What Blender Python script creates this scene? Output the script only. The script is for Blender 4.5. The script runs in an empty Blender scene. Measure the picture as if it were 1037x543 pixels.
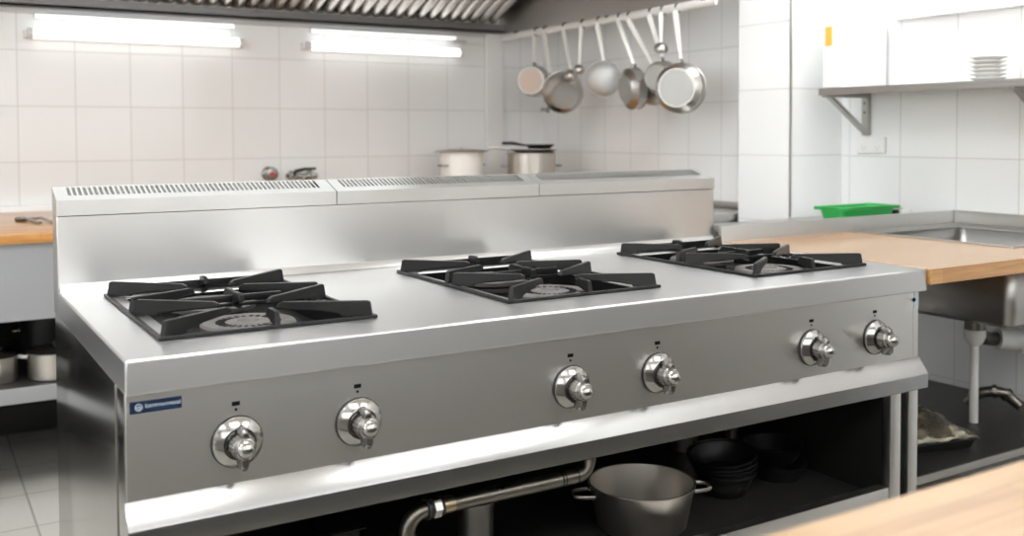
import bpy, bmesh, math, random
from mathutils import Vector, Matrix
random.seed(4)
PI = math.pi
C = bpy.context.scene.collection
SC = bpy.context.scene

# ------------------------------------------------------------------ materials
def mat(name):
    m = bpy.data.materials.new(name); m.use_nodes = True
    nt = m.node_tree; b = nt.nodes['Principled BSDF']
    return m, nt, b

def plain(name, col, rough=.5, metal=0.0, coat=0.0, trans=0.0, noise=0.0, nscale=30):
    m, nt, b = mat(name)
    b.inputs['Base Color'].default_value = (*col, 1); b.inputs['Roughness'].default_value = rough
    b.inputs['Metallic'].default_value = metal; b.inputs['Coat Weight'].default_value = coat
    tc = nt.nodes.new('ShaderNodeTexCoord'); n = nt.nodes.new('ShaderNodeTexNoise')
    n.inputs['Scale'].default_value = nscale; nt.links.new(tc.outputs['Object'], n.inputs['Vector'])
    mr = nt.nodes.new('ShaderNodeMapRange')
    mr.inputs['To Min'].default_value = max(.02, rough - .05 - noise); mr.inputs['To Max'].default_value = min(1, rough + .05 + noise)
    nt.links.new(n.outputs['Fac'], mr.inputs['Value']); nt.links.new(mr.outputs['Result'], b.inputs['Roughness'])
    return m

def steel(name, col=(.60, .585, .565), rough=.25, stretch=(2, 160, 160), bump=.04, var=.06, aniso=.5, tan=None):
    m, nt, b = mat(name)
    b.inputs['Metallic'].default_value = 1
    stretch = [q * 3 if q > 10 else q for q in stretch]; var *= .08
    if tan:
        b.inputs['Anisotropic'].default_value = aniso
        tg = nt.nodes.new('ShaderNodeCombineXYZ')
        for i in range(3): tg.inputs[i].default_value = tan[i]
        nt.links.new(tg.outputs[0], b.inputs['Tangent'])
    tc = nt.nodes.new('ShaderNodeTexCoord'); mp = nt.nodes.new('ShaderNodeMapping')
    mp.inputs['Scale'].default_value = stretch
    n = nt.nodes.new('ShaderNodeTexNoise'); n.inputs['Scale'].default_value = 1.5; n.inputs['Detail'].default_value = 3
    nt.links.new(tc.outputs['Object'], mp.inputs['Vector']); nt.links.new(mp.outputs['Vector'], n.inputs['Vector'])
    mr = nt.nodes.new('ShaderNodeMapRange'); mr.inputs['To Min'].default_value = rough - var; mr.inputs['To Max'].default_value = rough + var
    nt.links.new(n.outputs['Fac'], mr.inputs['Value']); nt.links.new(mr.outputs['Result'], b.inputs['Roughness'])
    n2 = nt.nodes.new('ShaderNodeTexNoise'); n2.inputs['Scale'].default_value = 2.5
    nt.links.new(tc.outputs['Object'], n2.inputs['Vector'])
    mx = nt.nodes.new('ShaderNodeMixRGB'); mx.inputs['Color1'].default_value = (*[c * .94 for c in col], 1)
    mx.inputs['Color2'].default_value = (*[min(1, c * 1.06) for c in col], 1)
    nt.links.new(n2.outputs['Fac'], mx.inputs['Fac']); nt.links.new(mx.outputs['Color'], b.inputs['Base Color'])
    return m

def tile(name, u, v, u0, pu, v0, pv, col=(.86, .86, .855), grout=(.70, .70, .69), gw=.003, rough=.12):
    """square glazed tiles; u, v: which object axes (0,1,2) run along the wall"""
    m, nt, b = mat(name)
    tc = nt.nodes.new('ShaderNodeTexCoord'); sp = nt.nodes.new('ShaderNodeSeparateXYZ')
    nt.links.new(tc.outputs['Object'], sp.inputs['Vector'])
    def M(op, a, bb=None):
        n = nt.nodes.new('ShaderNodeMath'); n.operation = op
        for i, s in enumerate((a, bb)):
            if s is None: continue
            if isinstance(s, (int, float)): n.inputs[i].default_value = s
            else: nt.links.new(s, n.inputs[i])
        return n.outputs[0]
    ms = []; ids = []
    for ax, o, p in ((u, u0, pu), (v, v0, pv)):
        t = M('DIVIDE', M('SUBTRACT', sp.outputs[ax], o), p)
        ids.append(M('FLOOR', t))
        f = M('ABSOLUTE', M('SUBTRACT', M('FRACT', M('ADD', t, .5)), .5))
        ms.append(M('MULTIPLY', f, p))
    d = M('MINIMUM', ms[0], ms[1])
    mr = nt.nodes.new('ShaderNodeMapRange'); mr.interpolation_type = 'SMOOTHSTEP'
    mr.inputs['From Min'].default_value = gw * .5; mr.inputs['From Max'].default_value = gw
    nt.links.new(d, mr.inputs['Value'])
    cb = nt.nodes.new('ShaderNodeCombineXYZ'); nt.links.new(ids[0], cb.inputs[0]); nt.links.new(ids[1], cb.inputs[1])
    wn = nt.nodes.new('ShaderNodeTexWhiteNoise'); nt.links.new(cb.outputs[0], wn.inputs['Vector'])
    tv = nt.nodes.new('ShaderNodeMixRGB'); tv.inputs['Color1'].default_value = (*[c * .965 for c in col], 1)
    tv.inputs['Color2'].default_value = (*col, 1); nt.links.new(wn.outputs['Value'], tv.inputs['Fac'])
    mx = nt.nodes.new('ShaderNodeMixRGB'); mx.inputs['Color1'].default_value = (*grout, 1)
    nt.links.new(mr.outputs['Result'], mx.inputs['Fac']); nt.links.new(tv.outputs['Color'], mx.inputs['Color2'])
    nt.links.new(mx.outputs['Color'], b.inputs['Base Color'])
    b.inputs['Roughness'].default_value = rough
    nz = nt.nodes.new('ShaderNodeTexNoise'); nz.inputs['Scale'].default_value = 5
    nt.links.new(tc.outputs['Object'], nz.inputs['Vector'])
    ad = M('ADD', M('MULTIPLY', mr.outputs['Result'], .3), M('MULTIPLY', nz.outputs['Fac'], .5))
    bp = nt.nodes.new('ShaderNodeBump'); bp.inputs['Strength'].default_value = .25; bp.inputs['Distance'].default_value = .004
    nt.links.new(ad, bp.inputs['Height']); nt.links.new(bp.outputs['Normal'], b.inputs['Normal'])
    return m

def wood(name, light=(.66, .40, .19), dark=(.50, .26, .10), sx=.55, sy=.042, rough=.3, coat=.3):
    """butcher block: staves running along x"""
    m, nt, b = mat(name)
    tc = nt.nodes.new('ShaderNodeTexCoord')
    sp = nt.nodes.new('ShaderNodeSeparateXYZ'); nt.links.new(tc.outputs['Object'], sp.inputs['Vector'])
    cb = nt.nodes.new('ShaderNodeCombineXYZ')
    ad = nt.nodes.new('ShaderNodeMath'); ad.operation = 'ADD'
    nt.links.new(sp.outputs[1], ad.inputs[0]); nt.links.new(sp.outputs[2], ad.inputs[1])
    nt.links.new(sp.outputs[0], cb.inputs[0]); nt.links.new(ad.outputs[0], cb.inputs[1])
    br = nt.nodes.new('ShaderNodeTexBrick'); br.inputs['Scale'].default_value = 1
    br.inputs['Brick Width'].default_value = sx; br.inputs['Row Height'].default_value = sy
    br.inputs['Mortar Size'].default_value = .0006; br.offset = .37
    br.inputs['Color1'].default_value = (*light, 1); br.inputs['Color2'].default_value = (*dark, 1)
    br.inputs['Mortar'].default_value = (*[c * .6 for c in dark], 1)
    nt.links.new(cb.outputs[0], br.inputs['Vector'])
    mp = nt.nodes.new('ShaderNodeMapping'); mp.inputs['Scale'].default_value = (2.5, 45, 45)
    n = nt.nodes.new('ShaderNodeTexNoise'); n.inputs['Scale'].default_value = 2; n.inputs['Detail'].default_value = 6
    n.inputs['Distortion'].default_value = .6
    nt.links.new(tc.outputs['Object'], mp.inputs['Vector']); nt.links.new(mp.outputs['Vector'], n.inputs['Vector'])
    cr = nt.nodes.new('ShaderNodeValToRGB')
    cr.color_ramp.elements[0].position = .3; cr.color_ramp.elements[0].color = (.74, .70, .66, 1)
    cr.color_ramp.elements[1].position = .7; cr.color_ramp.elements[1].color = (1.05, 1.05, 1.05, 1)
    nt.links.new(n.outputs['Fac'], cr.inputs['Fac'])
    mx = nt.nodes.new('ShaderNodeMixRGB'); mx.blend_type = 'MULTIPLY'; mx.inputs['Fac'].default_value = 1
    nt.links.new(br.outputs['Color'], mx.inputs['Color1']); nt.links.new(cr.outputs['Color'], mx.inputs['Color2'])
    nt.links.new(mx.outputs['Color'], b.inputs['Base Color'])
    b.inputs['Roughness'].default_value = rough; b.inputs['Coat Weight'].default_value = coat; b.inputs['Coat Roughness'].default_value = .25
    bp = nt.nodes.new('ShaderNodeBump'); bp.inputs['Strength'].default_value = .08; bp.inputs['Distance'].default_value = .002
    nt.links.new(n.outputs['Fac'], bp.inputs['Height']); nt.links.new(bp.outputs['Normal'], b.inputs['Normal'])
    return m

def emit(name, col, s):
    m, nt, b = mat(name)
    b.inputs['Base Color'].default_value = (.9, .9, .9, 1)
    b.inputs['Emission Color'].default_value = (*col, 1); b.inputs['Emission Strength'].default_value = s
    return m

TILE = (.895, .905, .905)
M = {}
M['tile_back'] = tile('tile_back', 0, 2, .147, .2275, 1.109, .2378, TILE)
M['tile_right'] = tile('tile_right', 1, 2, .703, .234, 1.131, .264, TILE)
M['tile_alcove'] = tile('tile_alcove', 1, 2, 2.837, .2135, 1.124, .235, TILE)
M['tile_pillar'] = tile('tile_pillar', 1, 2, 1.49, 9, 1.135, .258, TILE)
M['tile_pillar'].node_tree.nodes['Principled BSDF'].inputs['Roughness'].default_value = .1
M['tile_floor'] = tile('tile_floor', 0, 1, .065, .33, 1.911, .322, (.60, .58, .53), (.30, .29, .27), .004, .35)
M['white_wall'] = plain('white_wall', (.84, .84, .84), .6)
M['grey_wall'] = plain('grey_wall', (.62, .60, .57), .6)
M['trim_white'] = plain('trim_white', (.88, .88, .875), .25)
M['ceiling'] = plain('ceiling_paint', (.85, .85, .84), .7)
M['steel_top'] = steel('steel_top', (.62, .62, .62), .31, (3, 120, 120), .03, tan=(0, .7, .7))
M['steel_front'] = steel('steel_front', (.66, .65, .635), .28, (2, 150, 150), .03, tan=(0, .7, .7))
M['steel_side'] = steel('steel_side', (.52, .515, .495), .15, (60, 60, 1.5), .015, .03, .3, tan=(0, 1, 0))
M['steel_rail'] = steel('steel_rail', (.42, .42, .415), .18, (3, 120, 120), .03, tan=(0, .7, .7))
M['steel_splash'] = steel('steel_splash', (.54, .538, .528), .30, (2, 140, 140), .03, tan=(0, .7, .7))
M['apron_steel'] = plain('apron_steel', (.38, .385, .395), .45, .4)
M['steel_dim'] = steel('steel_dim', (.45, .44, .42), .35, (2, 80, 80), .04)
M['steel_sink'] = steel('steel_sink', (.48, .475, .46), .30, (60, 3, 60), .03)
M['steel_basin'] = steel('steel_basin', (.40, .39, .375), .34, (60, 3, 60), .03)
M['pan_steel'] = steel('pan_steel', (.50, .485, .46), .30, (30, 30, 30), .02, .05, .2)
M['sieve'] = plain('sieve_mesh', (.62, .62, .61), .55, .5)
M['pan_base'] = steel('pan_base', (.44, .435, .42), .48, (60, 60, 60), .03, .06, .2)
M['pan_copper'] = steel('pan_copper', (.52, .42, .36), .5, (60, 60, 60), .03, .06, .2)
M['pot_steel'] = steel('pot_steel', (.55, .52, .475), .36, (20, 20, 120), .02, .05, .4)
M['chrome'] = plain('chrome', (.38, .375, .36), .13, 1)
M['knob_steel'] = plain('knob_steel', (.27, .262, .25), .26, 1)
M['white_steel'] = plain('light_steel', (.88, .87, .84), .4, .15)
M['cast_iron'] = plain('cast_iron', (.010, .010, .010), .34, 0, 0, 0, .08, 90)
M['enamel'] = plain('black_enamel', (.006, .006, .006), .55)
M['burner'] = plain('burner_casting', (.14, .132, .125), .55, .3, 0, 0, .1, 60)
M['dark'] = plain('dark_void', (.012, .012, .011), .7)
M['dark_shelf'] = plain('dark_shelf', (.024, .023, .022), .42)  # dark boards; the range shelf has its cavity shade in this colour too
M['dark_steel_and_shade'] = plain('dark_steel_and_shade', (.025, .024, .023), .4, .5)  # dark fittings, plus panels whose near-black colour stands in for shade
M['black_pan'] = plain('black_pan', (.012, .012, .012), .38, .2)
M['pipe'] = plain('pipe_metal', (.20, .185, .16), .33, 1, 0, 0, .08, 25)
M['brass'] = plain('pipe_brass', (.42, .34, .22), .32, 1)
M['rubber'] = plain('black_rubber', (.015, .015, .015), .5)
M['blue'] = plain('badge_blue', (.004, .016, .05), .3)
M['blue_line'] = plain('badge_line', (.03, .12, .28), .4)
M['badge_white'] = plain('badge_white', (.55, .62, .70), .4)
M['black_print'] = plain('black_print', (.01, .01, .01), .5)
M['pale_patch'] = plain('pale_patch', (.45, .52, .58), .35, .4)
M['wood'] = wood('butcher_block', (.56, .37, .20), (.46, .28, .14))
M['wood_right'] = wood('butcher_block_right', (.58, .32, .11), (.44, .205, .055), .5, .045, .22, .8)
M['wood_back'] = wood('butcher_block_back', (.66, .33, .10), (.52, .23, .06), .5, .05, .3, .4)
M['white_plastic'] = plain('white_plastic', (.84, .84, .83), .3)
M['white_pipe'] = plain('white_pipe', (.72, .72, .70), .35)
M['china'] = plain('china', (.86, .85, .83), .2)
M['yellow'] = plain('yellow_sticker', (.85, .50, .06), .5)
M['green'] = plain('green_plastic', (.03, .38, .08), .35)
M['red'] = plain('red_plastic', (.55, .06, .06), .4)
M['foil'] = plain('foil', (.30, .28, .22), .25, .8, 0, 0, .1, 40)
M['filter'] = steel('filter_steel', (.66, .64, .60), .30, (60, 3, 3), .02)
M['hood_dark'] = steel('hood_dark_steel', (.16, .155, .15), .40, (3, 60, 60), .03)
M['hood_pale'] = plain('hood_pale', (.60, .60, .59), .4, .3)
M['hood_grey'] = steel('hood_grey_steel', (.52, .51, .49), .38, (60, 3, 60), .03)
for q_ in ('dark', 'black_print'): M[q_].node_tree.nodes['Principled BSDF'].inputs['Specular IOR Level'].default_value = .05
M['enamel'].node_tree.nodes['Principled BSDF'].inputs['Specular IOR Level'].default_value = .15
M['cast_iron'].node_tree.nodes['Principled BSDF'].inputs['Specular IOR Level'].default_value = .25
M['tube'] = emit('tube_glow', (1.0, 1.0, .99), 1.4)
M['strip'] = emit('strip_glow', (1.0, 1.0, .99), 1.0)
M['tube_right'] = emit('tube_glow_right', (1.0, 1.0, .99), .95)
M['hood_fill_glow'] = emit('hood_fill_glow', (.95, 1.0, 1.0), 4.2)  # glow of the added panels inside the hood
M['panel'] = emit('ceiling_glow', (.98, .995, 1.0), 8.5)
M['daylight'] = emit('window_daylight', (.93, .97, 1.0), 2.0)  # glow of the added windows

# ------------------------------------------------------------------ mesh helpers
def new(): return bmesh.new()

def box(bm, x0, x1, y0, y1, z0, z1, bev=0.0, seg=2):
    r = bmesh.ops.create_cube(bm, size=1)
    for v in r['verts']:
        v.co = Vector(((x0 + x1) / 2 + v.co.x * (x1 - x0), (y0 + y1) / 2 + v.co.y * (y1 - y0), (z0 + z1) / 2 + v.co.z * (z1 - z0)))
    if bev:
        es = list({e for v in r['verts'] for e in v.link_edges})
        bmesh.ops.bevel(bm, geom=es, offset=bev, segments=seg, profile=.6, affect='EDGES')

def lathe(bm, prof, c=(0, 0, 0), seg=40, axis=(0, 0, 1), xdir=None, sx=1, sy=1):
    """revolve [(r, h)] around axis through c"""
    a = Vector(axis).normalized()
    u = Vector(xdir).normalized() if xdir else (Vector((1, 0, 0)) if abs(a.x) < .9 else Vector((0, 1, 0)))
    u = (u - a * u.dot(a)).normalized(); w = a.cross(u)
    c = Vector(c); rings = []
    for r, h in prof:
        if r < 1e-6: rings.append([bm.verts.new(c + a * h)]); continue
        rings.append([bm.verts.new(c + a * h + u * (r * sx * math.cos(2 * PI * k / seg)) + w * (r * sy * math.sin(2 * PI * k / seg))) for k in range(seg)])
    for p, q in zip(rings, rings[1:]):
        for k in range(seg):
            k2 = (k + 1) % seg
            if len(p) == 1 and len(q) == 1: continue
            if len(p) == 1: f = (p[0], q[k2], q[k])
            elif len(q) == 1: f = (p[k], p[k2], q[0])
            else: f = (p[k], p[k2], q[k2], q[k])
            try: bm.faces.new(f)
            except ValueError: pass

def tube(bm, pts, r, seg=12, flat=1.0, cap=True, up=None):
    """swept round (or flattened) bar through pts; r number or list"""
    pts = [Vector(p) for p in pts]; n = len(pts)
    rs = r if isinstance(r, (list, tuple)) else [r] * n
    t0 = (pts[1] - pts[0]).normalized()
    u = Vector(up) if up else (Vector((0, 0, 1)) if abs(t0.z) < .9 else Vector((1, 0, 0)))
    rings = []
    for i in range(n):
        t = (pts[min(i + 1, n - 1)] - pts[max(i - 1, 0)]).normalized()
        u = (u - t * u.dot(t)).normalized(); w = t.cross(u)
        rings.append([bm.verts.new(pts[i] + u * (rs[i] * math.cos(2 * PI * k / seg)) + w * (rs[i] * flat * math.sin(2 * PI * k / seg))) for k in range(seg)])
    for p, q in zip(rings, rings[1:]):
        for k in range(seg):
            bm.faces.new((p[k], p[(k + 1) % seg], q[(k + 1) % seg], q[k]))
    if cap:
        bm.faces.new(rings[0][::-1]); bm.faces.new(rings[-1])

def arc(c, a, b, n=8):
    """quarter bend from a to b about corner c (points)"""
    c, a, b = Vector(c), Vector(a), Vector(b)
    o = a + b - c
    return [o + (a - o) * math.cos(t * PI / 2 / n) + (b - o) * math.sin(t * PI / 2 / n) for t in range(n + 1)]

def prism(bm, poly, axis, a, b):
    """extrude a 2D outline along an axis: axis 0 -> (y,z), 1 -> (x,z), 2 -> (x,y)"""
    def P(p, h):
        return {0: (h, p[0], p[1]), 1: (p[0], h, p[1]), 2: (p[0], p[1], h)}[axis]
    lo = [bm.verts.new(P(p, a)) for p in poly]; hi = [bm.verts.new(P(p, b)) for p in poly]
    n = len(poly)
    for i in range(n): bm.faces.new((lo[i], lo[(i + 1) % n], hi[(i + 1) % n], hi[i]))
    bm.faces.new(lo[::-1]); bm.faces.new(hi)

def plate_with_holes(bm, xs, ys, holes, z0, z1):
    """solid slab on a grid, leaving out the cells in holes"""
    V = {}
    def v(i, j, t):
        k = (i, j, t)
        if k not in V: V[k] = bm.verts.new((xs[i], ys[j], z1 if t else z0))
        return V[k]
    nx, ny = len(xs) - 1, len(ys) - 1
    solid = lambda i, j: 0 <= i < nx and 0 <= j < ny and (i, j) not in holes
    for i in range(nx):
        for j in range(ny):
            if not solid(i, j): continue
            bm.faces.new((v(i, j, 1), v(i + 1, j, 1), v(i + 1, j + 1, 1), v(i, j + 1, 1)))
            bm.faces.new((v(i, j, 0), v(i, j + 1, 0), v(i + 1, j + 1, 0), v(i + 1, j, 0)))
            for (di, dj), (p, q) in {(-1, 0): ((i, j + 1), (i, j)), (1, 0): ((i + 1, j), (i + 1, j + 1)), (0, -1): ((i, j), (i + 1, j)), (0, 1): ((i + 1, j + 1), (i, j + 1))}.items():
                if not solid(i + di, j + dj):
                    bm.faces.new((v(*p, 0), v(*q, 0), v(*q, 1), v(*p, 1)))

def world_loc(o):
    p = Vector((0, 0, 0))
    while o: p += o.location; o = o.parent
    return p

def part(name, bm, m, parent=None, smooth=True, bev=0.0, seg=2, origin=None, ang=35):
    """links bm (world coordinates) as one mesh object; origin is where the object sits"""
    base = world_loc(parent) if parent else Vector((0, 0, 0))
    org = Vector(origin) if origin else base
    bmesh.ops.recalc_face_normals(bm, faces=bm.faces[:])
    for v in bm.verts: v.co -= org
    me = bpy.data.meshes.new(name)
    for f in bm.faces: f.smooth = smooth
    bm.to_mesh(me); bm.free()
    mats = m if isinstance(m, (list, tuple)) else [m]
    for k in mats: me.materials.append(M[k])
    if smooth: me.set_sharp_from_angle(angle=math.radians(ang))
    o = bpy.data.objects.new(name, me); C.objects.link(o)
    if parent: o.parent = parent
    o.location = org - base
    if bev:
        bv = o.modifiers.new('edge', 'BEVEL'); bv.width = bev; bv.segments = seg; bv.limit_method = 'ANGLE'; bv.angle_limit = math.radians(40)
        bv.harden_normals = False
    return o

def tag(o, label, cat, group=None):
    o['label'] = label; o['category'] = cat
    if group: o['group'] = group
    return o

def thing(name, label, cat, loc=(0, 0, 0), group=None):
    o = bpy.data.objects.new(name, None); C.objects.link(o); o.location = loc; o.empty_display_size = .05
    return tag(o, label, cat, group)

def struct(name, bm, m, smooth=False, bev=0.0):
    o = part(name, bm, m, None, smooth, bev); o['kind'] = 'structure'; return o

def dup(root, loc, label, rotz=None, cat=None, scale=None):
    def cp(o, par):
        c = o.copy(); C.objects.link(c); c.parent = par
        for ch in list(o.children): cp(ch, c)
        return c
    r = cp(root, None); r.location = loc; r['label'] = label
    if rotz is not None: r.rotation_euler = (0, 0, rotz)
    if scale: r.scale = scale
    if cat: r['category'] = cat
    return r

def lettering(name, s, size, loc, m, parent, ext=.0003, rot=(PI / 2, 0, 0)):
    cu = bpy.data.curves.new(name, 'FONT'); cu.body = s; cu.size = size; cu.extrude = ext
    t = bpy.data.objects.new(name + '_tmp', cu); C.objects.link(t)
    bpy.context.view_layer.update()
    me = bpy.data.meshes.new_from_object(t.evaluated_get(bpy.context.evaluated_depsgraph_get()))
    bpy.data.objects.remove(t); bpy.data.curves.remove(cu)
    me.materials.clear(); me.materials.append(M[m])
    o = bpy.data.objects.new(name, me); C.objects.link(o); o.rotation_euler = rot
    o.parent = parent; o.location = Vector(loc) - world_loc(parent); return o

# ------------------------------------------------------------------ the room
XR, YB, XA = 2.92, 3.20, 2.80
CEIL = 2.75; XL = -3.2; YF = -3.6
b = new(); box(b, XL, XR + .1, YF, YB + .1, -.1, 0); struct('floor', b, 'tile_floor')
b = new(); box(b, XL, XR + .1, YF, YB + .1, CEIL, CEIL + .1); struct('ceiling', b, 'ceiling')
b = new(); box(b, XL, XR + .1, YB, YB + .1, 0, CEIL); struct('wall_back', b, 'tile_back')
b = new(); box(b, XR, XR + .1, YF, 1.49, 0, CEIL); struct('wall_right', b, 'tile_right')
b = new(); box(b, XA, XR + .1, 1.49, YB, 0, CEIL); struct('wall_alcove', b, 'tile_alcove')
b = new(); box(b, 2.63, XR, 1.21, 1.49, 0, CEIL); struct('wall_pillar', b, 'tile_pillar', True, .004)
b = new(); box(b, XL - .1, XL, YF, YB + .1, 0, CEIL); struct('wall_left', b, 'white_wall')
b = new(); box(b, XL, XR + .1, YF - .1, YF, 0, CEIL); struct('wall_front', b, 'grey_wall')
b = new(); box(b, 2.425, 2.53, YB - .018, YB, .902, CEIL); struct('trim_1', b, 'trim_white', True, .004)
b = new(); box(b, 2.6275, 2.634, 1.206, 1.213, .9, CEIL); struct('trim_2', b, 'hood_grey')

# invented window panels, out of view behind and left, glow to fill the room
for n_, (x0, x1) in enumerate(((-2.6, -.3), (.2, 2.5))):
    bm = new(); box(bm, x0, x1, YF + .001, YF + .012, 1.15, 2.45); w_ = struct('window_%d' % (n_ + 1), bm, 'daylight')
    bm = new(); plate_with_holes(bm, [x0 - .05, x0, (x0 + x1) / 2 - .02, (x0 + x1) / 2 + .02, x1, x1 + .05], [1.10, 1.15, 2.45, 2.50], {(1, 1), (3, 1)}, 0, .04)
    bmesh.ops.transform(bm, matrix=Matrix(((1, 0, 0, 0), (0, 0, 1, YF + .001), (0, 1, 0, 0), (0, 0, 0, 1))), verts=bm.verts)
    part('window_frame', bm, 'trim_white', w_, False)
bm = new(); box(bm, XL + .001, XL + .012, -1.6, 2.2, 1.15, 2.45); w_ = struct('window_3', bm, 'daylight')
bm = new(); plate_with_holes(bm, [-1.65, -1.6, .28, .32, 2.2, 2.25], [1.10, 1.15, 2.45, 2.50], {(1, 1), (3, 1)}, 0, .04)
bmesh.ops.transform(bm, matrix=Matrix(((0, 0, 1, XL + .001), (1, 0, 0, 0), (0, 1, 0, 0), (0, 0, 0, 1))), verts=bm.verts)
part('window_frame', bm, 'trim_white', w_, False)

# ceiling lights (the room's own lamps)
lights = []
k = 0
for x, y, lab in ((-1.8, -2.3, 'front left'), (.3, -2.3, 'front middle'), (2.1, -2.3, 'front right'),
                  (-1.8, .3, 'left, above the aisle'), (.3, .3, 'middle, above the cooking range'), (2.15, .75, 'right, above the sink')):
    t = thing('ceiling_light', 'square white ceiling light panel, ' + lab, 'ceiling light', (x, y, CEIL - .05), 'ceiling light panels')
    bm = new(); plate_with_holes(bm, [x - .63, x - .60, x + .60, x + .63], [y - .38, y - .35, y + .35, y + .38], {(1, 1)}, CEIL - .05, CEIL)
    part('frame', bm, 'trim_white', t)
    bm = new(); box(bm, x - .60, x + .60, y - .35, y + .35, CEIL - .04, CEIL - .02); part('diffuser', bm, 'panel', t)

# ------------------------------------------------------------------ cooking range
W, D, H = 1.8, .732, .9
R_ = thing('cooking_range', 'long stainless steel six burner cooking range with raised splashback in the middle of the kitchen', 'stove', (W / 2, .4, 0))
GX = [.071, .713, 1.355]; GW = .372; GY0, GY1 = .115, .625
xs = [0]
for g in GX: xs += [g + .036, g + GW - .034]
xs.append(W)
bm = new(); plate_with_holes(bm, xs, [0, GY0 + .030, GY1 - .030, D + .01], {(1, 1), (3, 1), (5, 1)}, .8475, H)
part('worktop', bm, 'steel_top', R_, True, .0035, 3)
for g in GX:
    bm = new()
    x0, x1, y0, y1 = g + .034, g + GW - .032, GY0 + .028, GY1 - .028
    plate_with_holes(bm, [x0 - .001, x0 + .003, x1 - .003, x1 + .001], [y0, y0 + .003, y1 - .003, y1], {(1, 1)}, .862, .896)
    box(bm, x0, x1, y0, y1, .858, .864)
    part('spill_tray', bm, 'enamel', R_)
    for yy in (.250, .492):
        c = (g + GW / 2 - .004, yy, 0)
        bm = new()
        lathe(bm, [(0, .864), (.062, .864), (.062, .873), (.072, .877), (.083, .881), (.0835, .889), (.080, .893), (.066, .8945), (.060, .892), (.040, .892), (.034, .8945), (.020, .8945), (.017, .889), (0, .888)], c, 48)
        bn = part('burner', bm, 'burner', R_)
        bm = new()
        for q in range(26):
            a = 2 * PI * q / 26
            d = Vector((math.cos(a), math.sin(a), 0)); s = Vector((-d.y, d.x, 0))
            for r0, r1, ww in ((.041, .057, .0022),):
                vs = [bm.verts.new(Vector(c) + d * r + s * e + Vector((0, 0, z))) for z in (.889, .8932) for r, e in ((r0, -ww), (r1, -ww * 1.4), (r1, ww * 1.4), (r0, ww))]
                bm.faces.new(vs[:4]); bm.faces.new(vs[4:])
                for i in range(4): bm.faces.new((vs[i], vs[(i + 1) % 4], vs[4 + (i + 1) % 4], vs[4 + i]))
        part('burner_ports', bm, 'enamel', bn, False)

# splashback, flue caps
bm = new(); box(bm, 0.0, W, D, .80, .847, 1.057)
part('splashback', bm, 'steel_splash', R_, True, .002)
bm = new(); prism(bm, [(D + .002, H - .001), (D - .012, H + .0005), (D - .009, H + .004), (D - .004, H + .009), (D + .001, H + .018)], 0, .004, W - .004)
part('splashback_fillet', bm, 'steel_splash', R_)
yf, yb, zf, zb, zc = D - .003, .802, 1.089, 1.1145, 1.0575
def slope(t, off=0.0): return (yf + (yb - yf) * t, zf + (zb - zf) * t + off)
for sx0, sx1 in ((0, .6065), (.6085, 1.177), (1.179, 1.8)):
    bm = new()
    T = .0012
    prism(bm, [(yf, zc), (yf + T, zc), slope(.03, -T), (yf, zf)], 0, sx0, sx1)              # front fascia
    prism(bm, [(yb, zc), (yb - T, zc), slope(.98, -T), (yb, zb)], 0, sx0, sx1)              # back
    prism(bm, [slope(0), slope(.34), slope(.34, -T), slope(.06, -T)], 0, sx0, sx1)          # strips of the slope
    prism(bm, [slope(.93), slope(1), slope(.98, -T), slope(.93, -T)], 0, sx0, sx1)
    e0, e1 = sx0 + .026, sx1 - .026
    for a, c_ in ((sx0, e0), (e1, sx1)): prism(bm, [slope(.34), slope(.93), slope(.93, -T), slope(.34, -T)], 0, a, c_)
    for a in (sx0, sx1 - .0015): prism(bm, [(yf + .001, zc), (yb - .001, zc), slope(.98, -.0005), slope(.02, -.0005)], 0, a, a + .0015)
    n = int(round((e1 - e0) / .0107)); p = (e1 - e0) / n
    for i in range(n): prism(bm, [slope(.34), slope(.93), slope(.93, -T), slope(.34, -T)], 0, e0 + i * p + p * .60, e0 + (i + 1) * p)
    part('flue_cap', bm, 'steel_splash', R_)
bm = new(); box(bm, .006, W - .006, D + .004, .796, 1.045, 1.070); part('flue_shade', bm, 'dark', R_)  # near-black block stands in for the unlit steel duct under the slots

# front
bm = new(); box(bm, .003, 1.776, .020, .045, .684, .8478); part('front_panel', bm, 'steel_front', R_, True, .001)
bm = new(); box(bm, 1.777, 1.797, .021, .045, .684, .8478); part('panel_end', bm, 'steel_front', R_, True, .001)
bm = new()
prism(bm, [(.021, .6865), (.0195, .6875), (-.005, .6525), (-.0055, .6505), (-.0055, .619), (-.003, .617), (.03, .617), (.03, .619), (-.002, .6195), (-.002, .650), (.021, .683)], 0, 0, W)
prism(bm, [(.021, .6865), (-.005, .6525), (-.0055, .619), (.03, .619), (.03, .684)], 0, 0, .002)
prism(bm, [(.021, .6865), (-.005, .6525), (-.0055, .619), (.03, .619), (.03, .684)], 0, W - .002, W)
part('drip_rail', bm, 'steel_rail', R_)
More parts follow.
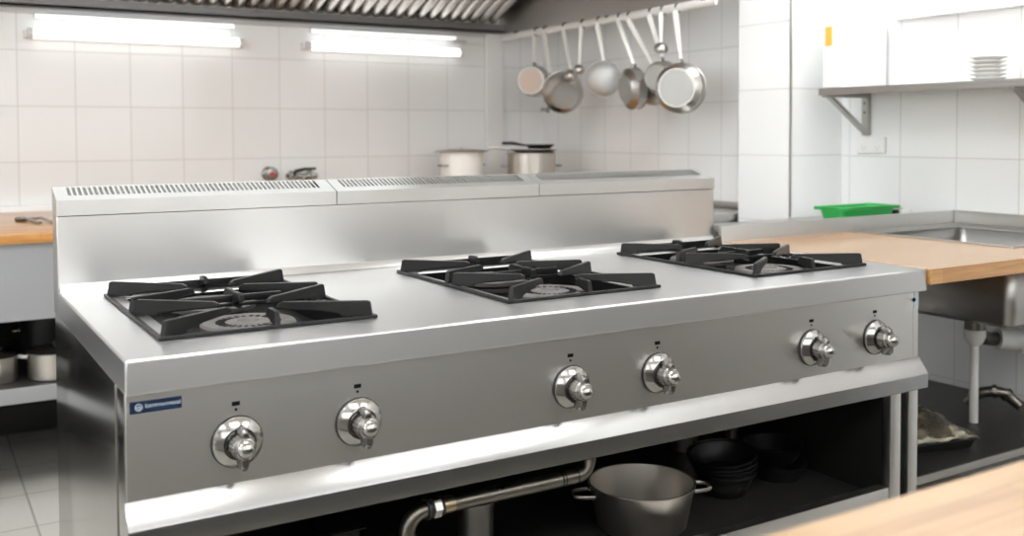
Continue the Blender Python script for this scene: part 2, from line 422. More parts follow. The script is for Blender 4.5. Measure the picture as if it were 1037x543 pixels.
# sides
bm = new(); box(bm, .0005, .020, .088, .79, .06, .857, .001); part('side_panel', bm, 'steel_side', R_)
bm = new(); box(bm, W - .020, W - .0005, .088, .79, .06, .846, .001); part('side_panel', bm, 'steel_side', R_)
bm = new(); box(bm, .0015, .022, .0205, .0865, .0, .8478, .001); part('corner_post', bm, 'steel_side', R_)
bm = new(); box(bm, 1.765, W - .001, .0215, .060, .0, .684, .001); part('corner_post', bm, 'steel_front', R_)
bm = new(); box(bm, 1.70, 1.737, .0215, .045, .0, .684, .001); part('inner_post', bm, 'steel_front', R_)
bm = new(); box(bm, 1.738, 1.764, .030, .060, .05, .684); part('post_gap', bm, 'dark', R_)  # dark filler strip stands in for the shade between the posts
bm = new(); box(bm, 1.700, 1.712, .046, .70, .05, .684); part('cavity_side', bm, 'dark_steel_and_shade', R_)
bm = new(); box(bm, .0205, .032, .088, .70, .05, .684); part('cavity_side', bm, 'dark_steel_and_shade', R_)
bm = new(); box(bm, .021, 1.779, .70, .712, .05, .846); part('cavity_back', bm, 'dark_steel_and_shade', R_)  # cavity panels coloured near black to carry the shade inside
bm = new(); box(bm, .021, 1.779, .046, .70, .690, .700); part('cavity_top', bm, 'dark_steel_and_shade', R_)
bm = new(); box(bm, .0325, 1.6995, .053, .6995, .345, .362); part('lower_shelf', bm, 'dark_shelf', R_)  # shelf colour darkened for the shade in the cavity
bm = new(); box(bm, .0225, 1.6995, .024, .052, .345, .388, .0015); part('shelf_lip', bm, 'steel_front', R_)
for x in (.03, 1.78):
    bm = new(); lathe(bm, [(0, 0), (.02, 0), (.02, .02), (.012, .03), (.012, .06), (0, .06)], (x, .74, 0), 20); part('foot', bm, 'rubber', R_)

# badge and printed marks
bm = new(); box(bm, .009, .083, .0185, .0205, .8165, .8345, .0006, 1); bd = part('badge', bm, 'blue', R_)
bd['label'] = 'small dark blue badge with white lettering'
bm = new(); lathe(bm, [(.0054, 0), (.0054, .0006), (.0042, .0006), (.0042, 0)], (.0215, .0184, .8255), 28, (0, -1, 0))
box(bm, .0178, .0254, .0178, .0184, .8249, .8260); lathe(bm, [(.0026, 0), (.0026, .0006), (.0018, .0006), (.0018, 0)], (.0219, .0184, .8245), 20, (0, -1, 0))
part('badge_emblem', bm, 'badge_white', bd)
bd_t = lettering('badge_lettering', 'bammomnasal', .0088, (.0305, .0183, .8240), 'badge_white', bd)
bm = new(); box(bm, .040, .078, .0180, .0184, .8205, .8209); part('badge_line', bm, 'blue_line', bd)
bm = new(); box(bm, 1.7785, 1.7955, .0195, .0212, .808, .846); scp = part('label_plate', bm, 'pale_patch', R_)
bm = new(); lathe(bm, [(0, .003), (.003, .003), (.0048, .0015), (.005, 0), (0, 0)], (1.7775, .0192, .826), 20, (0, -1, 0)); part('screw', bm, 'black_print', R_)

# control knobs
KX = [.165, .365, .789, .997, 1.431, 1.640]; KZ = .752
for i, kx in enumerate(KX):
    bm = new(); c = (kx, .020, KZ); ax = (0, -1, 0)
    lathe(bm, [(0, 0), (.0405, 0), (.0405, .003), (.039, .0045), (.0375, .0045)], c, 48, ax)
    kn = part('control_knob', bm, 'rubber', R_)
    bm = new(); lathe(bm, [(.0385, .003), (.0392, .006), (.0385, .008), (.0265, .0165), (.0248, .0170), (.0240, .0150), (.0, .0150)], c, 56, ax); part('bezel', bm, 'chrome', kn)
    bm = new(); lathe(bm, [(.0238, .0150), (.0232, .0165), (.0218, .0165)], c, 48, ax); part('seal_ring', bm, 'rubber', kn)
    # grip: fluted barrel
    bm = new(); seg = 72; rings = []
    for r, h, fl in ((.0200, .014, 0), (.0205, .018, 1), (.0200, .034, 1), (.0185, .040, .5), (.0160, .043, 0)):
        ring = []
        for q in range(seg):
            a = 2 * PI * q / seg; rr = r * (1 - (.045 if q % 4 < 2 else 0) * fl)
            ring.append(bm.verts.new((kx + rr * math.cos(a), .020 - h, KZ + rr * math.sin(a))))
        rings.append(ring)
    for p, q in zip(rings, rings[1:]):
        for j in range(seg): bm.faces.new((p[j], p[(j + 1) % seg], q[(j + 1) % seg], q[j]))
    bm.faces.new(rings[-1])
    part('grip', bm, 'knob_steel', kn)
    bm = new(); lathe(bm, [(.0165, .041), (.0168, .046), (.0155, .0495), (.0145, .050), (.0125, .0555), (.008, .0595), (.003, .061), (0, .0612)], c, 40, ax); part('cap', bm, 'chrome', kn)
    # wing: tapered blade across the grip, a little turned
    bm = new(); rot = math.radians((0, -3, 2, -2, 2, -4)[i])
    def WP(u, v, h):
        return (kx + u * math.cos(rot) + v * math.sin(rot), .020 - h, KZ - u * math.sin(rot) + v * math.cos(rot))
    for sgn in (1, -1):
        L_ = 1.0 if sgn > 0 else 1.22
        prof = [(.000, .0085), (.0215 * L_, .0072), (.0270 * L_, .0060), (.0300 * L_, .0040), (.0310 * L_, 0)]
        vs = []
        for h in (.020, .024, .040, .046):
            sh = {.020: .93, .024: 1, .040: .95, .046: .80}[h]
            row = [(-w_, v * sh) for v, w_ in prof] + [(w_, v * sh) for v, w_ in prof[::-1][1:]]
            vs.append([bm.verts.new(WP(uu * sh, sgn * vv, h)) for uu, vv in row])
        for p, q in zip(vs, vs[1:]):
            for j in range(len(p) - 1): bm.faces.new((p[j], p[j + 1], q[j + 1], q[j]))
        bm.faces.new(vs[0]); bm.faces.new(vs[-1])
    part('pointer', bm, 'knob_steel', kn, True, .0006)
    bm = new(); mx = kx - .001
    box(bm, mx - .0062, mx + .0062, .0190, .0202, .8075, .8140)
    lathe(bm, [(0, .001), (.0022, .001), (.0022, -.0004)], (mx, .020, .8015), 16, (0, -1, 0))
    part('indicator_mark', bm, 'black_print', R_, False)

# gas pipe under the range
PR = .0145; py = .060
bm = new()
pts = [(.470, py, .362), (.470, py, .52)] + arc((.470, py, .564), (.470, py, .528), (.506, py, .564), 8) + [(.53, py, .564), (.820, py, .5645)] + arc((.862, py, .565), (.832, py, .565), (.862, py + .005, .600), 8) + [(.864, py + .012, .689)]
tube(bm, pts, PR, 20)
gp = part('gas_pipe', bm, 'pipe', R_)
bm = new()
for x0, x1, r in ((.506, .512, .019), (.514, .519, .0165), (.534, .538, .018)): lathe(bm, [(0, x0), (r, x0), (r, x1), (0, x1)], (0, py, .564), 24, (1, 0, 0))
part('pipe_flange', bm, 'rubber', gp)
bm = new(); lathe(bm, [(0, .519), (.0185, .519), (.0185, .533), (0, .533)], (0, py, .564), 6, (1, 0, 0)); part('pipe_nut', bm, 'chrome', gp)
bm = new(); lathe(bm, [(0, .538), (.0155, .538), (.0155, .556), (.0135, .565), (0, .565)], (0, py, .564), 24, (1, 0, 0)); part('pipe_coupling', bm, 'brass', gp)
bm = new()
for x0 in (.790, .797, .826): lathe(bm, [(0, x0), (.0150, x0), (.0150, x0 + .003), (0, x0 + .003)], (0, py, .5645), 24, (1, 0, 0))
part('pipe_flange', bm, 'rubber', gp)
# burner valves hanging behind the rail
bm = new()
for x in (.60, .655, .70, .76): box(bm, x, x + .035, .10, .13, .60, .62, .003)
box(bm, .12, 1.62, .108, .122, .615, .63, .003)
part('valve_manifold', bm, 'dim', R_) if 'dim' in M else part('valve_manifold', bm, 'steel_dim', R_)

# ------------------------------------------------------------------ pan supports (lift off)
def pan_support(g, label):
    x0, x1, y0, y1 = g, g + GW, GY0, GY1
    z0, z1 = .9003, .9065
    t = thing('pan_support', label, 'pan support', ((x0 + x1) / 2, (y0 + y1) / 2, H), 'black cast iron pan supports on the range')
    ym = (y0 + y1) / 2 + .004
    bm = new()
    fw = .008
    plate_with_holes(bm, [x0, x0 + fw, x1 - fw, x1], [y0, y0 + fw, ym - .005, ym + .005, y1 - fw, y1], {(1, 1), (1, 3)}, z0, z1)
    part('frame', bm, 'cast_iron', t, True, .0015)
    top = .931
    def blade(bm, a, e, za_top, ze_top, za_bot, ze_bot, w=.0052):
        a = Vector((*a, 0)); e = Vector((*e, 0)); d = (e - a).normalized(); s = Vector((-d.y, d.x, 0)) * w
        L = (e - a).length
        prof = [(-.000, za_bot), (.004, za_top - .002), (.009, za_top), (L - .010, ze_top), (L - .001, ze_top - .004), (L, ze_bot), (L * .55, ze_bot - .0045), (L * .30, za_bot + .004), (.050, za_bot), ]
        lo = [bm.verts.new(a + d * u + s * (1.15 if z < top - .012 else .82) + Vector((0, 0, z))) for u, z in prof]
        hi = [bm.verts.new(a + d * u - s * (1.15 if z < top - .012 else .82) + Vector((0, 0, z))) for u, z in prof]
        n = len(prof)
        for i in range(n): bm.faces.new((lo[i], lo[(i + 1) % n], hi[(i + 1) % n], hi[i]))
        bm.faces.new(lo[::-1]); bm.faces.new(hi)
    for cy, ya, yc in ((.250, y0, ym), (.492, ym, y1)):
        cx = g + GW / 2 - .004
        for xa, sx in ((x0 + .007, 1), (x1 - .007, -1)):
            for yy, sy in ((ya + (.007 if ya == y0 else .012), 1), (yc - (.007 if yc == y1 else .012), -1)):
                tip = Vector((cx, cy)) - Vector((xa, yy)); L = tip.length
                e = Vector((xa, yy)) + tip * ((L - .052) / L)
                bm = new(); blade(bm, (xa, yy), tuple(e), top, top - .003, z1 - .004, .917)
                part('finger', bm, 'cast_iron', t, True, .001, 1)
    cx = g + GW / 2 + .006
    for ya, yb_ in ((y0 + .002, y0 + .050), (ym - .004, ym + .055), (ym + .004, ym - .045), (y1 - .002, y1 - .045)):
        bm = new(); blade(bm, (cx, ya), (cx, yb_), top - .002, top - .001, z1 - .004, .915); part('short_finger', bm, 'cast_iron', t, True, .001, 1)
    bm = new(); box(bm, x0 + .09, x1 - .09, ym - .005, ym + .005, .909, .922, .002); part('cross_bar', bm, 'cast_iron', t)
    bm = new(); box(bm, x0 + .10, x1 - .04, y1 - .011, y1 - .002, .9065, .921, .002); part('rear_bar', bm, 'cast_iron', t)
    return t
pan_support(GX[0], 'black cast iron pan support over the left pair of burners, nearest the blue badge')
pan_support(GX[1], 'black cast iron pan support over the middle pair of burners')
pan_support(GX[2], 'black cast iron pan support over the right pair of burners, next to the wooden counter')

# ------------------------------------------------------------------ cookware
def pot_profile(r0, r1, h, wall=.002, lip=.003):
    return [(0, 0), (r0 * .94, 0), (r0, .006), (r1, h - .002), (r1 + lip, h), (r1 + lip, h + .0015), (r1 - wall, h + .001), (r0 - wall, .008), (r0 * .9, .004), (0, .004)]

def loop_handle(bm, c, d, z, w=.035, out=.04, r=.004, flat=.6):
    d = Vector((*d, 0)).normalized(); s = Vector((-d.y, d.x, 0)); c = Vector(c)
    P = []
    for k in range(13):
        a = PI * k / 12
        P.append(c + s * (w * math.cos(a)) + d * (out * min(1, 1.25 * math.sin(a))) + Vector((0, 0, z)))
    tube(bm, P, r, 10, flat)

# big pot under the range
pc = (1.105, .205, .362)
t = thing('saucepot', 'large open stainless steel pot with loop handles on the lower shelf of the range', 'pot', pc)
bm = new(); lathe(bm, pot_profile(.098, .116, .097), pc, 64); part('body', bm, 'pot_steel', t)
for a in (-22, 158):
    d = (math.cos(math.radians(a)), math.sin(math.radians(a)))
    bm = new(); loop_handle(bm, (pc[0] + d[0] * .112, pc[1] + d[1] * .112, 0), d, .362 + .078, .028, .042, .0045)
    h = part('handle', bm, 'pot_steel', t)
    bm = new()
    for s in (-1, 1):
        q = (pc[0] + d[0] * .113 - d[1] * s * .024, pc[1] + d[1] * .113 + d[0] * s * .024, .362 + .078)
        lathe(bm, [(.0045, -.003), (.0042, .002), (.002, .004), (0, .0045)], q, 14, (d[0], d[1], 0))
    part('rivet', bm, 'chrome', h)

def bowl(name, label, cat, c, r0, r1, h, m, group=None, tilt=(0, 0)):
    t = thing(name, label, cat, c, group)
    bm = new(); lathe(bm, [(0, 0), (r0 * .9, 0), (r0, .003), ((r0 + r1) / 2 + .004, h * .45), (r1, h - .002), (r1 + .006, h), (r1 + .006, h + .0015), (r1 - .002, h), ((r0 + r1) / 2 + .001, h * .45), (r0 - .002, .005), (0, .0025)], c, 48)
    part('body', bm, m, t)
    bm = new(); lathe(bm, [(r1 + .005, h - .001), (r1 + .0085, h), (r1 + .0085, h + .003), (r1 + .004, h + .0035), (r1 + .002, h)], c, 48); part('rim', bm, m, t)
    t.rotation_euler = (math.radians(tilt[0]), math.radians(tilt[1]), 0)
    return t
bx_, by_ = 1.400, .255
bowl('bowl', 'dark grey metal bowl at the bottom of the stack on the range shelf', 'bowl', (bx_, by_, .362), .048, .065, .052, 'dark_steel_and_shade', 'stacked bowls under the range')
bowl('bowl', 'black bowl second from the bottom of the stack under the range', 'bowl', (bx_ - .002, by_, .381), .050, .070, .050, 'black_pan', 'stacked bowls under the range', (0, -2))
bowl('bowl', 'black bowl third from the bottom of the stack under the range', 'bowl', (bx_ - .004, by_ + .002, .397), .051, .073, .048, 'black_pan', 'stacked bowls under the range', (2, -4))
bowl('bowl', 'black bowl topmost of the stack under the range', 'bowl', (bx_ - .007, by_ + .003, .413), .052, .075, .046, 'black_pan', 'stacked bowls under the range', (3, -6))

def frying_pan(label, c, r, h, ang, m='black_pan', group=None, L=.15):
    t = thing('frying_pan', label, 'frying pan', c, group)
    bm = new(); lathe(bm, pot_profile(r * .78, r, h, .003, .002), c, 48); part('body', bm, m, t)
    d = Vector((math.cos(ang), math.sin(ang), 0)); q = Vector(c) + Vector((0, 0, h * .8))
    bm = new(); tube(bm, [q + d * (r - .004), q + d * (r + .02) + Vector((0, 0, .004)), q + d * (r + L * .5) + Vector((0, 0, .012)), q + d * (r + L) + Vector((0, 0, .012))], [.005, .006, .008, .007], 10, .6)
    part('handle', bm, m, t); return t
frying_pan('black frying pan under another one, right of the stacked bowls', (1.59, .27, .362), .070, .036, math.radians(118), group='black frying pans under the range')
frying_pan('black frying pan lying on top of another, right of the stacked bowls', (1.60, .30, .400), .080, .036, math.radians(150), group='black frying pans under the range', L=.12)
# roasting tin, jars further in
def tin(label, x0, x1, y0, y1, z0, z1, m):
    t = thing('roasting_tin', label, 'roasting tin', ((x0 + x1) / 2, (y0 + y1) / 2, z0))
    bm = new(); plate_with_holes(bm, [x0, x0 + .004, x1 - .004, x1], [y0, y0 + .004, y1 - .004, y1], {(1, 1)}, z0 + .002, z1); box(bm, x0, x1, y0, y1, z0, z0 + .003)
    part('body', bm, m, t, True, .002)
    bm = new(); plate_with_holes(bm, [x0 - .010, x0, x1, x1 + .010], [y0 - .01, y0, y1, y1 + .01], {(1, 1)}, z1 - .004, z1); part('rim', bm, m, t, True, .001)
    return t
tin('black roasting tin under the left half of the range', .16, .44, .20, .48, .362, .50, 'dark_steel_and_shade')
def canister(label, c, r, h, m, lid=None):
    t = thing('canister', label, 'canister', c)
    bm = new(); lathe(bm, [(0, 0), (r, 0), (r, h - .002), (r - .002, h), (0, h)], c, 32); part('body', bm, m, t)
    bm = new(); lathe(bm, [(r - .001, h - .01), (r + .002, h - .01), (r + .002, h + .002), (0, h + .003), (0, h - .01)], c, 32); part('lid', bm, lid or m, t)
    return t
canister('small round steel canister behind the gas pipe under the range', (.735, .29, .362), .037, .100, 'pot_steel')
canister('steel canister at the back of the range shelf, behind the stacked bowls', (1.54, .56, .362), .036, .085, 'pot_steel')
canister('narrow steel canister at the back right of the range shelf', (1.655, .50, .362), .018, .10, 'pot_steel')

# ------------------------------------------------------------------ right hand counter with sink
RC = thing('kitchen_counter', 'butcher block wooden counter right of the range, with a steel upstand behind', 'counter', (2.35, .35, 0))
bm = new(); plate_with_holes(bm, [1.8025, 2.375, 2.80, 2.905], [-.008, .145, .61, .70], {(1, 1), (1, 2)}, .8625, .9)
part('wooden_top', bm, 'wood_right', RC, True, .0015)
bm = new(); box(bm, 1.8025, 2.918, .7005, .714, .80, .947, .0015); box(bm, 2.906, 2.918, -.6, .7003, .8625, .947, .0015)
part('upstand', bm, 'steel_sink', RC)
for x, y in ((2.86, .03), (1.8235, .36)):
    bm = new(); box(bm, x - .02, x + .02, y - .02, y + .02, 0, .862, .002); part('leg', bm, 'steel_dim', RC)
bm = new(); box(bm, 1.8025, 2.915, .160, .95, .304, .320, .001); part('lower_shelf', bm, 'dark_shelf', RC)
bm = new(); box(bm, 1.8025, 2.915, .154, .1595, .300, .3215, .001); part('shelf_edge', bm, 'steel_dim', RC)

SK = thing('sink', 'stainless steel sink set into the wooden counter by the right wall', 'sink', (2.6, .38, .66))
bm = new(); plate_with_holes(bm, [2.366, 2.382, 2.79, 2.9055], [.140, .152, .600, .700], {(1, 1)}, .8995, .9035)
part('rim', bm, 'steel_sink', SK, True, .0012)
bm = new()
def rrect(x0, x1, y0, y1, r, n=5):
    P = []
    for cx, cy, a0 in ((x1 - r, y1 - r, 0), (x0 + r, y1 - r, 90), (x0 + r, y0 + r, 180), (x1 - r, y0 + r, 270)):
        for k in range(n + 1):
            a = math.radians(a0 + 90 * k / n); P.append((cx + r * math.cos(a), cy + r * math.sin(a)))
    return P
rings = []
for z, ins, r in ((.9, .0, .03), (.70, .004, .03), (.675, .010, .03), (.664, .030, .03)):
    rings.append([bm.verts.new((x, y, z)) for x, y in rrect(2.380 + ins, 2.792 - ins, .150 + ins, .602 - ins, r)])
for p, q in zip(rings, rings[1:]):
    n = len(p)
    for j in range(n): bm.faces.new((p[j], p[(j + 1) % n], q[(j + 1) % n], q[j]))
bm.faces.new(rings[-1])
o = part('basin', bm, 'steel_basin', SK)
sd = o.modifiers.new('thick', 'SOLIDIFY'); sd.thickness = .002; sd.offset = 0
dx, dy = 2.562, .385
bm = new(); lathe(bm, [(0, .664), (.026, .663), (.026, .640), (.030, .638), (.030, .612), (.024, .610), (0, .610)], (dx, dy, 0), 28); dr = part('drain_fitting', bm, 'pipe', SK)
bm = new(); lathe(bm, [(0, .612), (.033, .612), (.033, .590), (.024, .570), (.0135, .560), (.013, .324), (.013, .320), (0, .320)], (dx, dy, 0), 28); part('waste_pipe', bm, 'white_pipe', SK)

# waste trap and shut off valves near the wall
t = thing('waste_trap', 'white plastic waste trap pipe under the right end of the sink', 'pipe', (2.80, .30, .32))
bm = new(); tube(bm, [(2.70, .40, .565), (2.78, .36, .555), (2.82, .30, .54), (2.84, .18, .53)], .034, 20); part('pipe', bm, 'white_pipe', t)
bm = new(); tube(bm, [(2.765, .367, .5565), (2.785, .357, .5540)], .041, 20); part('collar', bm, 'white_plastic', t)
bm = new(); tube(bm, [(2.60, .395, .60), (2.63, .40, .575), (2.68, .405, .565), (2.71, .40, .564)], .022, 16); part('connector', bm, 'pipe', t)
bm = new(); tube(bm, [(2.84, .19, .531), (2.85, .18, .50), (2.85, .18, .322)], .020, 16); part('down_pipe', bm, 'dark_steel_and_shade', t)
t = thing('shutoff_valve', 'bent metal pipe fitting lying on the dark shelf under the sink', 'pipe fitting', (2.75, .44, .32))
bm = new(); P = [(2.700, .50, .335), (2.705, .485, .358)] + [(2.72 + .010 * k, .47 - .016 * k, .372 + .010 * math.sin(k * .6)) for k in range(5)] + [(2.785, .385, .350), (2.79, .37, .340)]
tube(bm, P, .017, 14); part('pipe', bm, 'pipe', t)
bm = new()
for p in (1, 4, 6): tube(bm, [Vector(P[p]) , Vector(P[p]) + (Vector(P[p + 1]) - Vector(P[p])).normalized() * .012], .022, 8)
part('nut', bm, 'pipe', t)

# foil wrapped pack in a black tray
t = thing('foil_tray', 'black tray with a crumpled foil pack on the dark shelf under the counter', 'tray', (2.2, .36, .32))
def rotp(x, y, a=-12, c=(2.2, .36)):
    a = math.radians(a); dx_, dy_ = x - c[0], y - c[1]
    return (c[0] + dx_ * math.cos(a) - dy_ * math.sin(a), c[1] + dx_ * math.sin(a) + dy_ * math.cos(a))
bm = new(); 
x0, x1, y0, y1 = 1.95, 2.36, .255, .47
lo = [bm.verts.new((*rotp(x, y), .3205)) for x, y in ((x0 + .01, y0 + .01), (x1 - .01, y0 + .01), (x1 - .01, y1 - .01), (x0 + .01, y1 - .01))]
hi = [bm.verts.new((*rotp(x, y), .348)) for x, y in ((x0, y0), (x1, y0), (x1, y1), (x0, y1))]
bm.faces.new(lo); bm.faces.new(hi)
for i in range(4): bm.faces.new((lo[i], lo[(i + 1) % 4], hi[(i + 1) % 4], hi[i]))
part('tray', bm, 'black_pan', t, True, .002)
bm = new(); nx, ny = 22, 14; G = []
for i in range(nx + 1):
    row = []
    for j in range(ny + 1):
        u, v = i / nx, j / ny
        e = min(u, 1 - u, v, 1 - v)
        z = .350 + .022 * min(1, e * 6) + .0065 * math.sin(u * 23 + v * 9) * min(1, e * 8) + random.uniform(-.0055, .0055) + .03 * v
        row.append(bm.verts.new((*rotp(x0 + .004 + (x1 - x0 + .012) * u, y0 + .004 + (y1 - y0) * v), z)))
    G.append(row)
for i in range(nx):
    for j in range(ny): bm.faces.new((G[i][j], G[i + 1][j], G[i + 1][j + 1], G[i][j + 1]))
o = part('foil_pack', bm, 'foil', t, True, ang=20); sd = o.modifiers.new('thick', 'SOLIDIFY'); sd.thickness = .003; sd.offset = -1

# low bench behind the counter, with the green tub
t = thing('side_bench', 'low steel bench behind the wooden counter upstand, against the pillar', 'bench', (2.6, .95, 0))
bm = new(); box(bm, 2.20, 2.915, .7205, 1.205, .862, .895, .002); part('bench_top', bm, 'steel_sink', t)
for x, y in ((2.23, .985), (2.88, .985), (2.23, 1.18), (2.60, 1.18)):
    bm = new(); box(bm, x - .015, x + .015, y - .015, y + .015, 0, .862); part('leg', bm, 'steel_dim', t)
t = thing('green_tub', 'shallow bright green plastic tub behind the steel upstand', 'tub', (2.59, .93, .895))
bm = new(); rr = []
for z, ins in ((.895, .018), (.958, .002), (.962, -.004), (.966, -.004), (.966, .004), (.960, .006), (.899, .022)):
    rr.append([bm.verts.new((x, y, z)) for x, y in rrect(2.452 + ins, 2.735 - ins, .80 + ins, .925 - ins, .03)])
for p, q in zip(rr, rr[1:]):
    n = len(p)
    for j in range(n): bm.faces.new((p[j], p[(j + 1) % n], q[(j + 1) % n], q[j]))
bm.faces.new(rr[0][::-1]); bm.faces.new(rr[-1]); part('body', bm, 'green', t)
bm = new(); plate_with_holes(bm, [2.448, 2.458, 2.729, 2.739], [.796, .806, .919, .929], {(1, 1)}, .955, .967); part('rim', bm, 'green', t, True, .002)
t = thing('dark_dish', 'small dark dish just right of the green tub', 'dish', (2.83, .95, .895))
bm = new(); lathe(bm, [(0, 0), (.055, 0), (.075, .045), (.078, .048), (.073, .046), (.052, .004), (0, .003)], (2.825, .95, .895), 32); part('body', bm, 'dark_steel_and_shade', t)
bm = new(); tube(bm, [(2.825 + .075 * math.cos(a * PI / 16), .95 + .075 * math.sin(a * PI / 16), .943) for a in range(33)], .003, 8); part('rim', bm, 'steel_dim', t)
t = thing('white_cup', 'small white cup beside the green tub behind the upstand', 'cup', (2.775, .80, .895))
bm = new(); lathe(bm, [(0, 0), (.017, 0), (.021, .052), (.019, .052), (.015, .003), (0, .003)], (2.770, .80, .895), 24); part('body', bm, 'china', t)
bm = new(); tube(bm, [(2.789, .80, .937), (2.802, .80, .933), (2.803, .80, .918), (2.788, .80, .912)], .0025, 8); part('handle', bm, 'china', t)

# steel bench along the alcove wall
t = thing('steel_bench', 'stainless steel bench standing along the tiled alcove wall behind the range', 'bench', (2.5, 1.8, 0))
bm = new(); box(bm, 2.25, 2.795, 1.50, 2.115, .868, .895, .003); part('bench_top', bm, 'steel_sink', t)
bm = new(); box(bm, 2.783, 2.795, 1.50, 2.115, .895, .925, .002); part('upstand', bm, 'steel_sink', t)
bm = new(); box(bm, 2.27, 2.78, 1.52, 2.10, .40, .867); part('cabinet_body', bm, 'steel_dim', t)
for x, y in ((2.29, 1.54), (2.76, 1.54), (2.29, 2.08), (2.76, 2.08)):
    bm = new(); box(bm, x - .018, x + .018, y - .018, y + .018, 0, .40); part('leg', bm, 'steel_dim', t)

# ------------------------------------------------------------------ wall shelf on the right
t = thing('wall_shelf', 'stainless steel shelf on brackets fixed to the right tiled wall', 'shelf', (2.78, .3, 1.38))
bm = new(); box(bm, 2.66, 2.9195, -.60, 1.100, 1.374, 1.388, .002); box(bm, 2.66, 2.664, -.60, 1.100, 1.362, 1.376, .001); part('board', bm, 'steel_dim', t)
for yy in (1.085, .345):
    bm = new()
    box(bm, 2.900, 2.9195, yy - .014, yy + .014, 1.212, 1.373, .001)
    box(bm, 2.672, 2.9, yy - .010, yy + .010, 1.355, 1.373, .001)
    prism(bm, [(2.690, 1.360), (2.712, 1.360), (2.902, 1.232), (2.902, 1.215)], 1, yy - .011, yy + .011)
    br = part('bracket', bm, 'steel_dim', t)
    bm = new()
    for zz in (1.30, 1.335): lathe(bm, [(0, .0015), (.004, .0015), (.004, 0)], (2.8995, yy, zz), 12, (-1, 0, 0))
    part('bolt', bm, 'dark_steel_and_shade', br)
t = thing('paper_dispenser', 'white rounded paper towel dispenser with a yellow sticker on the wall shelf', 'paper dispenser', (2.79, .97, 1.388))
bm = new()
def rbox_poly(x0, x1, y0, y1, rs, n=8):
    P = []
    for (cx, cy, a0), r in zip(((x1, y1, 0), (x0, y1, 90), (x0, y0, 180), (x1, y0, 270)), rs):
        sx = -1 if cx == x1 else 1; sy = -1 if cy == y1 else 1
        for k in range(n + 1):
            a = math.radians(a0 + 90 * k / n); P.append((cx + sx * r + r * math.cos(a), cy + sy * r + r * math.sin(a)))
    return P
prism(bm, rbox_poly(2.674, 2.905, .985, 1.098, (.004, .010, .045, .012)), 2, 1.3885, 1.640)
part('case', bm, 'white_plastic', t, True, .004)
bm = new(); box(bm, 2.6725, 2.6745, 1.050, 1.080, 1.545, 1.615, .0005, 1); part('sticker', bm, 'yellow', t)
for i in range(6):
    z = 1.3885 + i * .0135
    lab = ('lowest plate of the white stack on the wall shelf', 'second white plate from the bottom of the stack on the wall shelf', 'third white plate from the bottom of the stack on the wall shelf', 'third white plate from the top of the stack on the wall shelf', 'second white plate from the top of the stack on the wall shelf', 'topmost plate of the white stack on the wall shelf')[i]
    bm = new(); q = (2.77 + .002 * (i % 2), .49, z)
    lathe(bm, [(0, 0), (.034, 0), (.036, .003), (.055 + .001 * i, .0105), (.056 + .001 * i, .0125), (.053, .0123), (.034, .006), (0, .0055)], q, 36)
    tag(part('plate', bm, 'china', None, origin=q), lab, 'plate', 'white plates stacked on the wall shelf')
t = thing('power_outlet', 'white double power outlet on the tiled wall under the shelf bracket', 'power outlet', (2.915, 1.06, 1.178))
bm = new(); box(bm, 2.906, 2.9195, .998, 1.128, 1.143, 1.205, .003); part('plate', bm, 'white_plastic', t)
for yy in (1.032, 1.092):
    bm = new(); box(bm, 2.9045, 2.9065, yy - .010, yy + .010, 1.178, 1.192, .001, 1); part('switch', bm, 'trim_white', t)
    bm = new()
    for dy_, a in ((-.008, .4), (.008, -.4), (0, 0)):
        box(bm, 2.9054, 2.9064, yy + dy_ - .0014, yy + dy_ + .0014, 1.160 - (.008 if dy_ == 0 else 0), 1.170 - (.008 if dy_ == 0 else 0))
    part('socket_slots', bm, 'grey_wall', t)
t = thing('wall_light', 'long white fluorescent light on the right tiled wall above the shelf', 'wall light', (2.90, .3, 1.67))
bm = new(); box(bm, 2.900, 2.9195, -.55, .955, 1.640, 1.70, .003); part('housing', bm, 'trim_white', t)
bm = new(); box(bm, 2.862, 2.8995, -.54, .950, 1.644, 1.690, .010, 3); part('tube', bm, 'tube_right', t)

# ------------------------------------------------------------------ lights on the back wall
for x0, x1, z, lab in ((.205, 1.078, 1.652, 'left of the two on the back wall'), (1.425, 2.245, 1.650, 'right of the two on the back wall')):
    t = thing('wall_light', 'fluorescent tube light under the hood, ' + lab, 'wall light', ((x0 + x1) / 2, YB - .03, z), 'fluorescent lights on the back wall')
    bm = new(); box(bm, x0 - .03, x1 + .03, YB - .022, YB - .0005, z - .016, z + .016, .002); part('housing', bm, 'trim_white', t)
    bm = new(); tube(bm, [(x0, YB - .043, z), (x1, YB - .043, z)], .0215, 20); part('tube', bm, 'tube', t)
    bm = new()
    for xe, s in ((x0, -1), (x1, 1)): lathe(bm, [(0, -.002), (.023, -.002), (.023, .018), (0, .018)], (xe, YB - .043, z), 20, (s, 0, 0))
    part('end_cap', bm, 'white_plastic', t)
    u = thing('glow_strip', 'thin bright glowing bar under the hood edge, ' + ('left one' if x0 < 1 else 'right one'), 'strip light', ((x0 + x1) / 2, YB - .10, z + .08), 'bright bars under the hood edge')  # thin glowing bar above the tube
    bm = new(); box(bm, x0 + .01, x1 - .02, YB - .03, YB - .0005, z + .070, z + .086, .002); part('housing', bm, 'trim_white', u)
    bm = new(); tube(bm, [(x0 + .012, YB - .039, z + .076), (x1 - .022, YB - .039, z + .076)], .0085, 14); part('tube', bm, 'strip', u)
t = thing('junction_box', 'small grey cable box beside the right wall light under the hood', 'cable box', (2.30, YB - .02, 1.69))
bm = new(); box(bm, 2.20, 2.285, YB - .05, YB - .0005, 1.697, 1.716, .004); part('case', bm, 'grey_wall', t)
